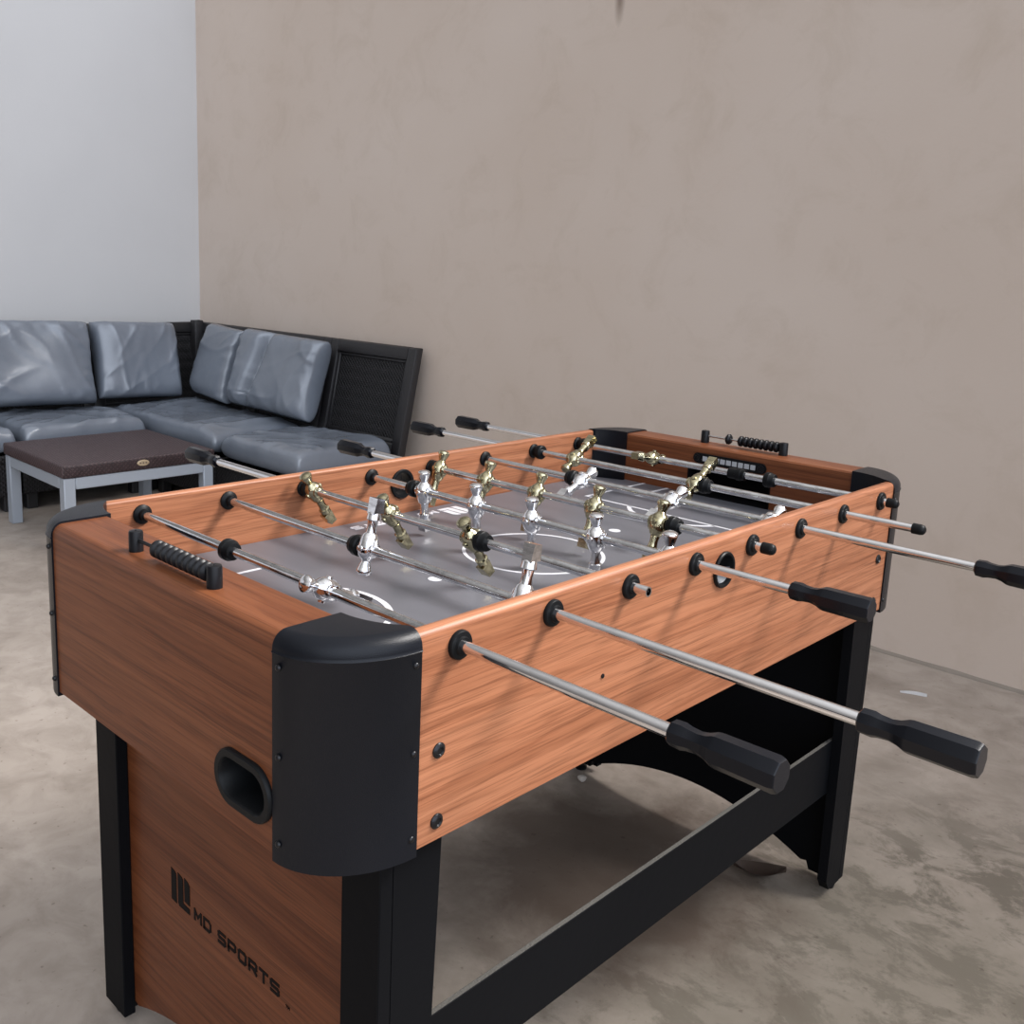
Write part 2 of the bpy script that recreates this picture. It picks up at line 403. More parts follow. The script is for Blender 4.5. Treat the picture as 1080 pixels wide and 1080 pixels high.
for e in (0, 1):
    st = tobj('marker_strip', counter_strip(e), M['rubber'], label='black strip with grey squares')
    tobj('marker_squares', squares(e), M['grey'], st, label='row of grey squares')
    for s in (-1, 1): tobj('ring', ring(e, s), M['bead'], st, 40)

# corner guards: rounded outside, hollow curve inside, soft top edge
def guard(sx, e):
    bm = bmesh.new(); f = (lambda y: y) if e == 0 else far
    zb, zt, r, n = BOT-.006, TOP+.003, .017, 16
    a_, b_ = XO+.0025-XG, abs(YF-.0025-YG)
    out = [(XG+a_*math.sin(t), YG-b_*math.cos(t), math.sin(t)/a_, -math.cos(t)/b_) for t in [PI/2*i/n for i in range(n+1)]]
    inn = []
    for i in range(13):
        x = XI-.001-(XI-.001-XG)*i/12; inn.append((x, .020-math.sqrt(.102**2-(x-XG)**2)))
    rings = []
    levels = [(zb, 0)]+[(zt-.022, 0), (zt-.0205, -.0012), (zt-.019, 0)]+[(zt-r+r*math.sin(t), r-r*math.cos(t)) for t in [PI/2*k/6 for k in range(7)]]
    for z, d in levels:
        ring_ = []
        for x, y, nx, ny in out:
            l = math.hypot(nx, ny); x2, y2 = x-nx/l*d, y-ny/l*d
            ring_.append(bm.verts.new((sx*max(x2, XG), f(min(y2, YG)), z)))
        for x, y in inn: ring_.append(bm.verts.new((sx*x, f(y), z)))
        rings.append(ring_)
    m = len(rings[0])
    for A, B in zip(rings, rings[1:]):
        for k in range(m): bm.faces.new((A[k], A[(k+1) % m], B[(k+1) % m], B[k]))
    no, ni = n+1, 13
    for Rg in (rings[0], rings[-1]):           # caps as strips between the outer and the inner curve
        o_, i_ = Rg[:no], Rg[no:][::-1]
        for k in range(16):
            p = i_[min(12, k*12//16)]; q = i_[min(12, (k+1)*12//16)]
            vs = [o_[k], o_[k+1], q]+([p] if p is not q else [])
            bm.faces.new(vs)
    return bm
def screw_head():
    bm = bmesh.new(); lathe(bm, [(0, .0036), (.0015, .0034), (.0026, .0022), (.003, .0008)], 'x', 16); return 'screw', bm, M['screw'], 50
for e in (0, 1):
    for sx in (-1, 1):
        g = tobj('corner_guard', guard(sx, e), M['guard'], smooth=50, label='black plastic corner guard')
        for z in (R-.006, R-.099, R-.192):
            y = YF-.002; sub('screw', screw_head, g, L(sx*(XG+.010), y if e == 0 else far(y), z), (0, 0, -PI/2 if e == 0 else PI/2))
            y = YG-.0075; sub('screw', screw_head, g, L(sx*(XO+.0015), y if e == 0 else far(y), z), (0, 0, 0 if sx > 0 else PI))
def bolt_head():
    bm = bmesh.new(); lathe(bm, [(0, .0085), (.0012, .0085), (.0030, .0066), (.0036, .0045), (.0022, .0036), (.0022, .0012)], 'x', 24); return 'bolt', bm, M['screw'], 40
for sx in (-1, 1):
    for y in (-.024, far(-.020)):
        for z in (R-.108, R-.187): sub('bolt', bolt_head, T, L(sx*XO, y, z), (0, 0, 0 if sx > 0 else PI))
def pin_head():
    bm = bmesh.new(); lathe(bm, [(0, .003), (.0012, .003), (.0018, .0015)], 'x', 14); return 'pin', bm, M['screw'], 40
sub('pin', pin_head, T, L(XO, .25, R-.104))

# side ball entry cups
def entry_cup(s):
    bm = bmesh.new(); pr = []
    for t, r in ((XO+.0002, .0258), (XO+.003, .0258), (XO+.0045, .0245), (XO+.004, .0215), (XO-.004, .0205), (XI+.001, .0200), (XI-.0040, .0215), (XI-.0045, .0262), (XI-.003, .0275), (XI-.0002, .0275)):
        pr.append((t*s, r))
    lathe(bm, pr, 'x', 36, (0, YM, R-.022), False); return bm
for s in (-1, 1): tobj('ball_entry_cup', entry_cup(s), M['rubber'], smooth=40, label='black ring of the ball entry hole')
def scoop():
    bm = bmesh.new()                 # shallow grey catch lip inside the right-hand entry hole
    n = 14; A = []; B = []
    for i in range(n+1):
        a = PI+PI*i/n; A.append(bm.verts.new((XO-.001, YM+.0199*math.cos(a), R-.022+.0199*math.sin(a)))); B.append(bm.verts.new((XI+.003, YM+.012*math.cos(a), R-.024+.009*math.sin(a))))
    for k in range(n): bm.faces.new((A[k], A[k+1], B[k+1], B[k]))
    return bm
tobj('catch_lip', scoop(), M['cup'], smooth=60)

# playfield and its print
bm = bmesh.new(); xa, xb, ya, yb = .250, XI-.0005, YN-.050, -.045
prism(bm, [(-xa, ya), (xa, ya), (xa, -.075), (xb, yb), (xb, far(yb)), (xa, far(-.075)), (xa, far(ya)), (-xa, far(ya)), (-xa, far(-.075)), (-xb, far(yb)), (-xb, yb), (-xa, -.075)], 2, FLD-.012, FLD)
fieldo = tobj('playfield', bm, M['field'])
ZL = FLD+.0006
def flat_quad(bm, pts, z=ZL, th=.0006):
    A = [bm.verts.new((x, y, z)) for x, y in pts]; B = [bm.verts.new((x, y, z-th)) for x, y in pts]; n = len(A)
    bm.faces.new(A); bm.faces.new(B[::-1])
    for i in range(n): bm.faces.new((A[i], B[i], B[(i+1) % n], A[(i+1) % n]))
def arcband(bm, cx, cy, r, w, a0, a1, n=48):
    for i in range(n):
        t0, t1 = a0+(a1-a0)*i/n, a0+(a1-a0)*(i+1)/n
        flat_quad(bm, [(cx+q*math.cos(t), cy+q*math.sin(t)) for q, t in ((r-w/2, t0), (r+w/2, t0), (r+w/2, t1), (r-w/2, t1))])
W_ = .0058
def print_part(name, build):
    bm = bmesh.new(); build(bm); tobj(name, bm, M['line'], fieldo)
print_part('centre_circle', lambda bm: arcband(bm, 0, YM, .113, W_, 0, 2*PI, 72))
for y, q in ((.294, .0105), (far(.294), .0105), (YM, .008)): print_part('field_spot', lambda bm: flat_quad(bm, [(q*math.cos(2*PI*i/24), y+q*math.sin(2*PI*i/24)) for i in range(24)]))
for f in ((lambda y: y), far):
    def boxline(hw, yl):
        def b(bm):
            for x0, x1, y0, y1 in ((-hw-W_/2, -hw+W_/2, YN, yl), (hw-W_/2, hw+W_/2, YN, yl), (-hw+W_/2, hw-W_/2, yl-W_, yl)):
                ys = sorted((f(y0), f(y1))); flat_quad(bm, [(x0, ys[0]), (x1, ys[0]), (x1, ys[1]), (x0, ys[1])])
        return b
    print_part('penalty_box_line', boxline(.2, .134 if f(0) == 0 else .121)); print_part('goal_box_line', boxline(.14, .002))
    h = math.acos(.055/.109); a = PI/2 if f(0) == 0 else -PI/2
    print_part('penalty_arc', lambda bm: arcband(bm, 0, f(.063), .109, .0085, a-h, a+h, 30))

# lettering: angular capitals drawn as strokes, and the three-bar mark
GL = {'M': [[(0, 0), (0, 1), (.5, .38), (1, 1), (1, 0)]], 'D': [[(0, 0), (0, 1), (.75, 1), (1, .78), (1, .22), (.75, 0), (0, 0)]],
      'S': [[(1, 1), (.15, 1), (0, .88), (0, .6), (.12, .5), (.88, .5), (1, .4), (1, .12), (.85, 0), (0, 0)]], 'P': [[(0, 0), (0, 1), (.85, 1), (1, .88), (1, .5), (.85, .38), (0, .38)]],
      'O': [[(.18, 0), (0, .15), (0, .85), (.18, 1), (.82, 1), (1, .85), (1, .15), (.82, 0), (.18, 0)]], 'R': [[(0, 0), (0, 1), (.85, 1), (1, .88), (1, .52), (.85, .4), (0, .4)], [(.5, .4), (1, 0)]],
      'T': [[(0, 1), (1, 1)], [(.5, 1), (.5, 0)]]}
def strokes(word, h, w, pitch, t, u0=0., v0=0.):
    quads = []
    for i, ch in enumerate(word):
        for pl in GL.get(ch, []):
            for (ax, ay), (bx, by) in zip(pl, pl[1:]):
                a = Vector((u0+i*pitch+t/2+ax*(w-t), v0+t/2+ay*(h-t))); b = Vector((u0+i*pitch+t/2+bx*(w-t), v0+t/2+by*(h-t)))
                d = (b-a).normalized(); n = Vector((-d.y, d.x))*t/2; e = d*t*.45
                quads.append([a-e-n, b+e-n, b+e+n, a-e+n])
    return quads
def mark(w, h, u0, v0):
    P = [[(0, .02), (.28, 0), (.28, .9), (.2, .96), (0, 1)], [(.36, .08), (.42, 0), (.98, 0), (.98, .17), (.64, .19), (.64, .9), (.56, .96), (.36, 1)], [(.71, .29), (.99, .27), (.99, .86), (.9, .96), (.71, 1)]]
    return [[Vector((u0+x*w, v0+y*h)) for x, y in p] for p in P]
def put_print(quads, to3, th):
    bm = bmesh.new()
    for k, q in enumerate(quads):
        e = .00003*(k % 5); A = [bm.verts.new(to3(p.x, p.y, th+e)) for p in q]; B = [bm.verts.new(to3(p.x, p.y, -.0001)) for p in q]; n = len(q)
        bm.faces.new(A); bm.faces.new(B[::-1])
        for i in range(n): bm.faces.new((A[i], B[i], B[(i+1) % n], A[(i+1) % n]))
    return bm
TXT = lambda: strokes('MD', .0185, .020, .0240, .0040, .060, 0)+strokes('SPORTS', .0185, .020, .0240, .0042, .120, 0)
tm = strokes('TM', .004, .0038, .0045, .0009, .273, -.004)
for e in (0, 1):
    to3 = (lambda u, v, d: (-.300+v, .634-u, FLD+d+.0002)) if e == 0 else (lambda u, v, d: (.300-v, far(.634)+u, FLD+d+.0002))
    tobj('logo_mark', put_print(mark(.050, .050, 0, 0), to3, .0006), M['line'], fieldo, label='white three-bar mark')
    tobj('lettering', put_print(TXT(), to3, .0006), M['line'], fieldo, label='white print MD SPORTS')

# legs: angled corner boards, arched end boards, stretchers
LX, LY, LB = .3225, -.083, .018
def leg(sx, e):
    bm = bmesh.new(); f = (lambda y: y) if e == 0 else far; z1 = BOT+.06; t = .018
    xs = sorted((sx*(LX-.063), sx*LX)); ys = sorted((f(LY), f(LY+t)))
    box(bm, xs[0], xs[1], ys[0], ys[1], LB, z1, .0012, 1)
    pr = [(f(LY+t), LB), (f(LY+.062), LB), (f(LY+.075), LB+.02), (f(LY+.079), LB+.3), (f(LY+.088), z1), (f(LY+t), z1)]
    xs = sorted((sx*(LX-t), sx*LX)); prism(bm, [(y, z) for y, z in pr], 0, xs[0], xs[1]); return bm
def leveller():
    bm = bmesh.new(); lathe(bm, [(0, .013), (.006, .014), (.010, .008), (.0195, .007)], 'z', 18); return 'leveller', bm, M['rubber'], 40
for e in (0, 1):
    for sx in (-1, 1):
        lg = tobj('leg', leg(sx, e), M['black'], smooth=30, label='black painted leg')
        sub('leveller', leveller, lg, L(sx*(LX-.02), LY+.022 if e == 0 else far(LY+.022), 0))
def end_board(e):
    bm = bmesh.new(); f = (lambda y: y) if e == 0 else far
    pts = [(-LX+.0185, BOT+.05), (-LX+.0185, LB+.004), (-.268, LB+.004), (-.262, LB+.02)]
    for i in range(21):
        x = -.25+.5*i/20; pts.append((x, .095-.95*x*x))
    pts += [(.262, LB+.02), (.268, LB+.004), (LX-.0185, LB+.004), (LX-.0185, BOT+.05)]
    y0, y1 = f(LY+.0185), f(LY+.034)
    fs = prism(bm, pts, 1, y0, y1, 1)
    fs[0].material_index = 0; return bm
for e in (0, 1):
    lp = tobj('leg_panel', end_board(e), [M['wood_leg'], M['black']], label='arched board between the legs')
    if e == 0: near_board = lp
def stretcher(s):
    bm = bmesh.new(); xs = sorted((s*.296, s*.304)); y0, y1 = LY+.035, far(LY+.035)
    box(bm, xs[0], xs[1], y0, y1, R-.570, R-.463, .0008, 1)
    for f in bm.faces:
        if f.normal.z > .9: f.material_index = 1
    return bm
for s in (-1, 1): tobj('stretcher', stretcher(s), [M['black'], M['boardedge']], label='black board along the floor side of the legs')
to3 = lambda u, v, d: (-.140+u, LY+.0185-d, R-.509+v)
tobj('logo_mark', put_print(mark(.050, .050, 0, 0), to3, .0006), M['ink'], near_board, label='black three-bar mark')
tobj('lettering', put_print(TXT()+tm, to3, .0006), M['ink'], near_board, label='black print MD SPORTS')

# rod bearings through both side panels
def bearing():
    bm = bmesh.new()
    lathe(bm, [(XI-.013, .0064), (XI-.013, .0084), (XI-.006, .0090), (XI-.0045, .0128), (XI-.003, .0146), (XI, .0146)], 'x', 28)
    lathe(bm, [(XO, .0158), (XO+.0032, .0158), (XO+.0048, .0146), (XO+.0052, .0100), (XO+.0075, .0090), (XO+.0075, .0064)], 'x', 28)
    bmesh.ops.translate(bm, verts=bm.verts, vec=(-XO, 0, 0)); return 'rod_bearing', bm, M['rubber'], 40
for i in range(8):
    for s in (1, -1): sub('bearing', bearing, T, L(s*XO, i*S, R), (0, 0, 0 if s > 0 else PI))

# player figures
def player(gold):
    def b():
        bm = bmesh.new()
        lathe(bm, [(-.0500, .0065), (-.0480, .0088), (-.0400, .0096), (-.0385, .0074), (-.030, .0064), (-.0215, .0072), (-.019, .0098), (-.012, .0126), (-.004, .0142), (.004, .0142), (.0095, .0125), (.0135, .0085), (.0165, .0062),
                   (.0185, .0066), (.0235, .0084), (.0285, .0102), (.0310, .0108), (.0335, .0102), (.0355, .0074), (.0362, .003)], 'z', 20)
        lathe(bm, [(-.0150, .0088), (-.0145, .0098), (.0145, .0098), (.0150, .0088)], 'x', 18)      # sleeve clamped round the rod
        lathe(bm, [(-.0165, .0032), (-.0160, .0045), (.0160, .0045), (.0165, .0032)], 'y', 12)       # screw bosses front and back
        for sx in (-1, 1):                                                                            # arms held to the body
            lathe(bm, [(-.0135, .0022), (-.010, .0042), (.003, .0050), (.0085, .0036), (.0100, .0015)], 'z', 10, (sx*.0128, 0, 0))
        vs = []                                                                                        # wedge boot
        for x, y, z in ((-.0085, -.0062, -.0690), (.0085, -.0062, -.0690), (.0085, .0062, -.0690), (-.0085, .0062, -.0690), (-.0070, -.0105, -.0500), (.0070, -.0105, -.0500), (.0070, .0070, -.0470), (-.0070, .0070, -.0470)): vs.append(bm.verts.new((x, y, z)))
        for q in ((0, 1, 2, 3), (7, 6, 5, 4), (0, 4, 5, 1), (1, 5, 6, 2), (2, 6, 7, 3), (3, 7, 4, 0)): bm.faces.new([vs[k] for k in q])
        return 'player', bm, M['gold'] if gold else M['silver'], 38
    return b
def bumper():
    bm = bmesh.new(); lathe(bm, [(-.010, .0100), (-.0095, .0128), (-.0075, .0146), (.0005, .0146), (.0020, .0130), (.0080, .0122), (.0095, .0112), (.010, .0085)], 'x', 26); return 'bumper', bm, M['rubber'], 40
def collar():
    bm = bmesh.new(); lathe(bm, [(-.018, .0080), (-.018, .0104), (-.002, .0104), (-.001, .0122), (.008, .0122), (.009, .0104), (.016, .0104), (.016, .0080)], 'x', 24); return 'stop_collar', bm, M['rubber'], 40
def handle():
    bm = bmesh.new()
    lathe(bm, [(-.002, .0085), (0, .0112), (.0100, .0118), (.0155, .0104), (.0250, .0096), (.0320, .0110), (.0385, .0140), (.0420, .0147), (.0930, .0153), (.0968, .0142), (.0976, .0134)], 'x', 8, phase=PI/8)
    return 'handle', bm, M['handle'], 18
def endcap():
    bm = bmesh.new(); lathe(bm, [(-.016, .0062), (-.016, .0084), (-.004, .0084), (.0005, .0072), (.003, .0040)], 'x', 20); return 'end_cap', bm, M['rubber'], 40
# rod by rod: team, handle side and its inner end, other end, cap there, (player x, lean in degrees), bumpers
RODS = [
    (0, .594, -.372, 1, [(.120, -66)], [(-.084, 0)], []),
    (0, .690, -.362, 1, [(.021, -168), (.296, -168)], [(-.002, PI)], []),
    (1, -.594, .368, 0, [(-.296, -33), (-.103, -33), (.071, -33)], [(-.312, PI), (.094, 0)], []),
    (0, .477, -.37, 1, [(-.184, -3), (-.062, -3), (.055, -3), (.177, -3), (.300, -3)], [(-.211, PI), (.312, 0)], []),
    (1, -.495, .374, 1, [(-.300, 20), (-.180, 20), (-.060, 20), (.062, 20), (.185, 20)], [(-.314, PI), (.213, 0)], []),
    (0, .593, -.37, 1, [(-.078, 68), (.113, 70), (.292, 66)], [(-.102, PI)], []),
    (1, -.594, .468, 1, [(-.214, -124), (.066, -124)], [(-.306, PI), (.088, 0)], []),
    (1, -.593, .369, 1, [(-.124, 100)], [(-.306, PI), (.135, 0)], [.068]),
]
for i, (gold, hx, ex, cap, figs, bumps, cols) in enumerate(RODS):
    y = i*S; bm = bmesh.new()
    a, b = (ex, hx+.02) if hx > 0 else (hx-.02, ex)
    ea, eb = (.0052, .0064)
    lathe(bm, [(a+.012, .0042), (a, .0046), (a, .0064), (-.315, .0064), (.315, .0064), (b, .0064), (b, .0046), (b-.012, .0042)], 'x', 24, (0, y, R))
    for fc in bm.faces:
        if abs(fc.calc_center_median().x) < .1: fc.material_index = 1     # greasy, handled middle of the rod
    rd = tobj('rod', bm, [M['rod'], M['rod_worn']], smooth=40, label='chromed steel rod')
    for x, deg in figs:
        sub('gold' if gold else 'silver', player(gold), rd, L(x, y, R), (-math.radians(deg), 0, 0), 'pale gold player figure' if gold else 'silver player figure')
    for x, rz in bumps: sub('bumper', bumper, rd, L(x, y, R), (0, 0, rz), 'black rubber bumper')
    for x in cols: sub('collar', collar, rd, L(x, y, R), (0, 0, 0), 'black stop collar')
    sub('handle', handle, rd, L(hx, y, R), (0 if i != 1 else .2, 0, 0 if hx > 0 else PI), 'black eight-sided handle')
    if cap: sub('cap', endcap, rd, L(ex, y, R), (0, 0, 0 if ex > 0 else PI), 'black end cap')

# bead score counters on both end panels
def counter_post():
    bm = bmesh.new(); lathe(bm, [(0, .0088), (.0235, .0086), (.0252, .0078), (.0256, .006)], 'z', 24)
    lathe(bm, [(.0256, .0012), (.0264, .0010)], 'z', 8); return 'post', bm, M['bead'], 40
def bead():
    bm = bmesh.new(); lathe(bm, [(-.0058, .0050), (-.0050, .0078), (-.0020, .0108), (.0020, .0108), (.0050, .0078), (.0058, .0050)], 'x', 22); return 'bead', bm, M['bead'], 40
for e in (0, 1):
    y = -.134 if e == 0 else far(-.134); x0, x1 = (-.079, .098) if e == 0 else (-.0885, .0885)
    bm = bmesh.new(); lathe(bm, [(x0, .0022), (x1, .0022)], 'x', 12, (0, y, TOP+.0145))
    w = tobj('score_counter', bm, M['steel'] if e else M['bead'], smooth=40, label='black bead score counter')
    for x in (x0, x1): sub('post', counter_post, w, L(x, y, TOP))
    xs = [x1-.0148-.0119*k for k in range(10)] if e == 0 else [x1-.0148-.0112*k for k in range(8)]+[-.033]
    for x in xs: sub('bead', bead, w, L(x, y, TOP+.0145))

# ------------------------------------------------------------------ wicker sofa
def lean(bm, verts, z0, k):
    for v in verts: v.co.y += (v.co.z-z0)*k
def back_part(w, x0=0., side=1):
    """one leaning back: outer frame with a stepped moulding round a woven panel (local: back towards +y)"""
    fr = bmesh.new(); z0, z1, t = .16, .787, .045; a, b = x0+.002, x0+w-.002; m = .055
    for q in ((a, a+m, z0, z1), (b-m, b, z0, z1), (a+m, b-m, z1-m, z1), (a+m, b-m, z0, z0+.20)): box(fr, q[0], q[1], -t, 0, q[2], q[3], .006, 2)
    s = .016
    i0, i1, j0, j1 = a+m, b-m, z0+.20, z1-m
    for q in ((i0, i0+s, j0, j1), (i1-s, i1, j0, j1), (i0+s, i1-s, j1-s, j1), (i0+s, i1-s, j0, j0+s)): box(fr, q[0], q[1], -t+.012, -.005, q[2], q[3], .004, 1)
    pn = bmesh.new(); box(pn, i0+s, i1-s, -t+.022, -.012, j0+s, j1-s)
    for bm in (fr, pn): lean(bm, bm.verts, .787, .20)
    return fr, pn
def sofa_base(w, d, x0=0.):
    bm = bmesh.new(); box(bm, x0+.003, x0+w-.003, -d, -.10, .075, .262, .008, 2); box(bm, x0+.0, x0+w, -d-.006, -.10, .225, .262, .008, 2); return bm
def sofa_legs(root, w, d, x0=0.):
    for x in (x0+.05, x0+w-.05):
        for y in (-d+.05, -.18):
            bm = bmesh.new(); box(bm, x-.025, x+.025, y-.025, y+.025, 0, .076, .004, 1); obj('leg', bm, M['frame'], root)
def sofa_unit(label, loc, rz, w, d=.70, group=None):
    r = thing('sofa_section', label, 'sofa', loc, rz, group)
    fr, pn = back_part(w); f = obj('back_frame', fr, M['frame'], r, 40); obj('woven_panel', pn, M['weave'], f)
    obj('seat_base', sofa_base(w, d), M['weave'], r); sofa_legs(r, w, d); return r
YB = WY-.042            # back tops stand just off the beige wall
XB = WX+.085            # and off the white wall
SB = WX+.765            # end of the corner section along the beige wall
sofa_unit('end section of the black wicker sofa, its woven back bare of cushions', (-2.862, YB, 0), 0, .612)
sofa_unit('black wicker sofa section between corner and end sections by the beige wall', (SB, YB, 0), 0, -2.862-SB)
sofa_unit('black wicker sofa section against the white wall, next to the corner section', (XB, 1.645-.612, 0), PI/2, .612)
sofa_unit('black wicker sofa section against the white wall, at the left edge of view', (XB, 1.645-1.226, 0), PI/2, .612)
r = thing('sofa_section', 'black wicker corner sofa section where the white and beige walls meet', 'sofa', (XB, YB, 0))
wc = SB-XB
fr, pn = back_part(wc-.02, .02); f = obj('back_frame', fr, M['frame'], r, 40); obj('woven_panel', pn, M['weave'], f)
dl = YB-1.645
fr, pn = back_part(dl-.02, 0)
for bm in (fr, pn): bmesh.ops.transform(bm, matrix=Matrix.Translation((0, -dl, 0)) @ Matrix.Rotation(PI/2, 4, 'Z'), verts=bm.verts)
f = obj('back_frame', fr, M['frame'], r, 40); obj('woven_panel', pn, M['weave'], f)
bm = bmesh.new(); box(bm, .045, .10, -.10, -.045, .10, .800, .006, 2); obj('corner_post', bm, M['frame'], r, 40)
bm = bmesh.new(); box(bm, .10, wc-.003, -dl+.003, -.10, .075, .262, .008, 2); obj('seat_base', bm, M['weave'], r)
for x, y in ((.15, -.15), (wc-.05, -.15), (.15, -dl+.05), (wc-.05, -dl+.05)):
    bm = bmesh.new(); box(bm, x-.025, x+.025, y-.025, y+.025, 0, .076, .004, 1); obj('leg', bm, M['frame'], r)

# cushions: stuffed vinyl with pinched corners and folds
def cushion(w, d, h, seed, folds=1., crease=None, n=56, flat=.0, pw=5.5, pe=.42):
    """pillow lying flat, w along x, d along y, h thick, bottom at z=0"""
    bm = bmesh.new(); rnd = random.Random(seed); g = {}
    dirs = [(rnd.uniform(0, PI), rnd.uniform(2.5, 5.5), rnd.uniform(0, 9), rnd.uniform(.3, 1)) for _ in range(5)]
    def prof(u):                      # thickness falls off at the seam
        a = abs(u); return max(0., 1-a**pw)**pe
    def pt(u, v, s):
        p = prof(u)*prof(v); e = 1-.045*(abs(u)*abs(v))**3      # corners drawn in a little
        pin = 1-.05*(1-abs(u)**2)*abs(v)**6; pin2 = 1-.05*(1-abs(v)**2)*abs(u)**6
        x = u*w/2*e*(1-.035*(1-v*v)*abs(u)**8+.0)*pin2; y = v*d/2*e*pin
        z = h*.5*p
        if s > 0:
            q = Vector((u*w*3.2+seed, v*d*3.2, seed*1.7)); f = 0
            for a, k, ph, am in dirs:
                tt = (u*w*math.cos(a)+v*d*math.sin(a))*k*2+ph+2.6*noise.noise(q*.42+Vector((ph, 0, 0)))
                f += am*max(0, noise.noise(q*.55+Vector((0, ph*3, 0)))+.35)*1.6*(1-abs(math.sin(tt)))**3
            edge = min(1., .35+1.0*max(abs(u), abs(v))**2)
            z += folds*.0095*f*edge*min(1, p*1.3)+folds*.016*noise.noise(q*.45)*p
            # puckers running in from the seams
            rim = max(abs(u), abs(v))
            t2 = (u*w if abs(v) > abs(u) else v*d)*46+5*noise.noise(q*.9)
            z += folds*.0042*max(0, noise.noise(q*.8)+.3)*math.sin(t2)*max(0., (rim-.62)/.38)**1.2*(1 if rim < .97 else .2)*p
            if crease is not None:
                z -= .075*math.exp(-((u-crease-.10*v)/.11)**2)*p*(1 if v > -.7 else .4)
        else:
            z *= (1-flat)
            return Vector((x, y, h*.5-z))
        return Vector((x, y, h*.5+z))
    lin = [-1+2*i/n for i in range(n+1)]
    lin = [math.copysign(abs(t)**.8, t) for t in lin]
    for s in (1, -1):
        for i, u in enumerate(lin):
            for j, v in enumerate(lin):
                edge = i in (0, n) or j in (0, n)
                if s < 0 and edge: g[s, i, j] = g[1, i, j]
                else: g[s, i, j] = bm.verts.new(pt(u, v, s))
    for s in (1, -1):
        for i in range(n):
            for j in range(n):
                q = [g[s, i, j], g[s, i+1, j], g[s, i+1, j+1], g[s, i, j+1]]; bm.faces.new(q if s > 0 else q[::-1])
    return bm
def seat_cushion(label, x0, x1, y0, y1, seed, h=.135, z=.262, folds=1., group=None):
    o = obj('seat_cushion', cushion(x1-x0, y1-y0, h, seed, folds, flat=.25, pw=11, pe=.36), M['vinyl'], None, 75, None, False)
    zmin = min(v.co.z for v in o.data.vertices)
    o.location = ((x0+x1)/2, (y0+y1)/2, z-zmin+.001); return tag(o, label, 'cushion', 'seat cushions of the corner sofa')
seat_cushion('grey vinyl seat cushion at the right end of the sofa, below the bare woven back', -2.865, -2.245, 1.675, 2.205, 3)
seat_cushion('long grey vinyl seat cushion running from the sofa corner along the beige wall', -3.985, -2.875, 1.675, 2.205, 8, folds=1.1)
seat_cushion('grey vinyl seat cushion on the white wall side, right behind the coffee table', -3.985, -3.44, 1.045, 1.655, 12)
seat_cushion('grey vinyl seat cushion cut off at the left edge, by the coffee table', -3.985, -3.44, .425, 1.030, 17)
def back_cushion(label, pos, w, hgt, th, yaw, tilt, roll, seed, crease=None, folds=1.2):
    """pos = middle of the bottom edge; yaw turns the face, tilt leans it back"""
    bm = cushion(w, hgt, th, seed, folds, crease)
    m = Matrix.Rotation(yaw, 4, 'Z') @ Matrix.Rotation(PI/2-tilt, 4, 'X') @ Matrix.Rotation(roll, 4, 'Z') @ Matrix.Translation((0, hgt/2, -th/2))
    bmesh.ops.transform(bm, matrix=m, verts=bm.verts)
    o = obj('back_cushion', bm, M['vinyl'], None, 75, None, False); o.location = pos
    return tag(o, label, 'cushion', 'back cushions of the corner sofa')
R_ = math.radians
ZC = .405
back_cushion('wrinkled grey vinyl back cushion at the left edge, leaning towards the white wall', (-3.85, 1.245, ZC), .70, .44, .17, PI/2, R_(17), R_(-2), 21, folds=1.7)
back_cushion('grey vinyl back cushion on the white wall side of the sofa corner', (-3.86, 1.835, ZC+.0), .49, .42, .16, PI/2, R_(17), R_(-2), 27, folds=1.2)
back_cushion('smaller grey vinyl back cushion on the beige wall side, nearest the sofa corner', (-3.655, 2.125, ZC), .38, .41, .15, R_(-4), R_(16), R_(-3), 33, folds=1.1)
back_cushion('grey vinyl back cushion with a deep vertical crease on the beige wall side', (-3.08, 2.10, ZC), .66, .41, .17, R_(3), R_(16), R_(-2), 39, -.34, folds=1.2)

# ------------------------------------------------------------------ coffee table
ct = thing('coffee_table', 'low coffee table with dark brown wicker top and pale grey metal legs', 'coffee table', (-2.985, 1.225, 0), R_(-1.0))
CW, CD, CH = .31, .33, .35
bm = bmesh.new(); box(bm, -CW, CW, -CD, CD, CH-.05, CH, .007, 3); top = obj('tabletop', bm, M['tabletop'], ct, 40, 'dark brown woven top')
for sx in (-1, 1):
    for sy in (-1, 1):
        bm = bmesh.new(); xs = sorted((sx*(CW-.006), sx*(CW-.052))); ys = sorted((sy*(CD-.006), sy*(CD-.052))); box(bm, xs[0], xs[1], ys[0], ys[1], 0, CH-.051, .003, 1); obj('leg', bm, M['alu'], ct, 40)
for s in (-1, 1):
    bm = bmesh.new(); ys = sorted((s*(CD-.006), s*(CD-.050))); box(bm, -CW+.0525, CW-.0525, ys[0], ys[1], CH-.098, CH-.051, .003, 1); obj('rail', bm, M['alu'], ct, 40)
    bm = bmesh.new(); xs = sorted((s*(CW-.006), s*(CW-.050))); box(bm, xs[0], xs[1], -CD+.0525, CD-.0525, CH-.098, CH-.051, .003, 1); obj('rail', bm, M['alu'], ct, 40)
bm = bmesh.new(); lathe(bm, [(CW, .0125), (CW+.003, .0125), (CW+.0045, .0110)], 'x', 28, (0, 0, CH-.021), sx=2.1); bd = obj('badge', bm, M['badge'], top, 40, 'oval tan badge')
bm = bmesh.new()
for k in range(3): lathe(bm, [(CW+.0044, .004), (CW+.0050, .004)], 'x', 10, (0, -.012+.012*k, CH-.021))
obj('badge_print', bm, M['badge2'], bd)

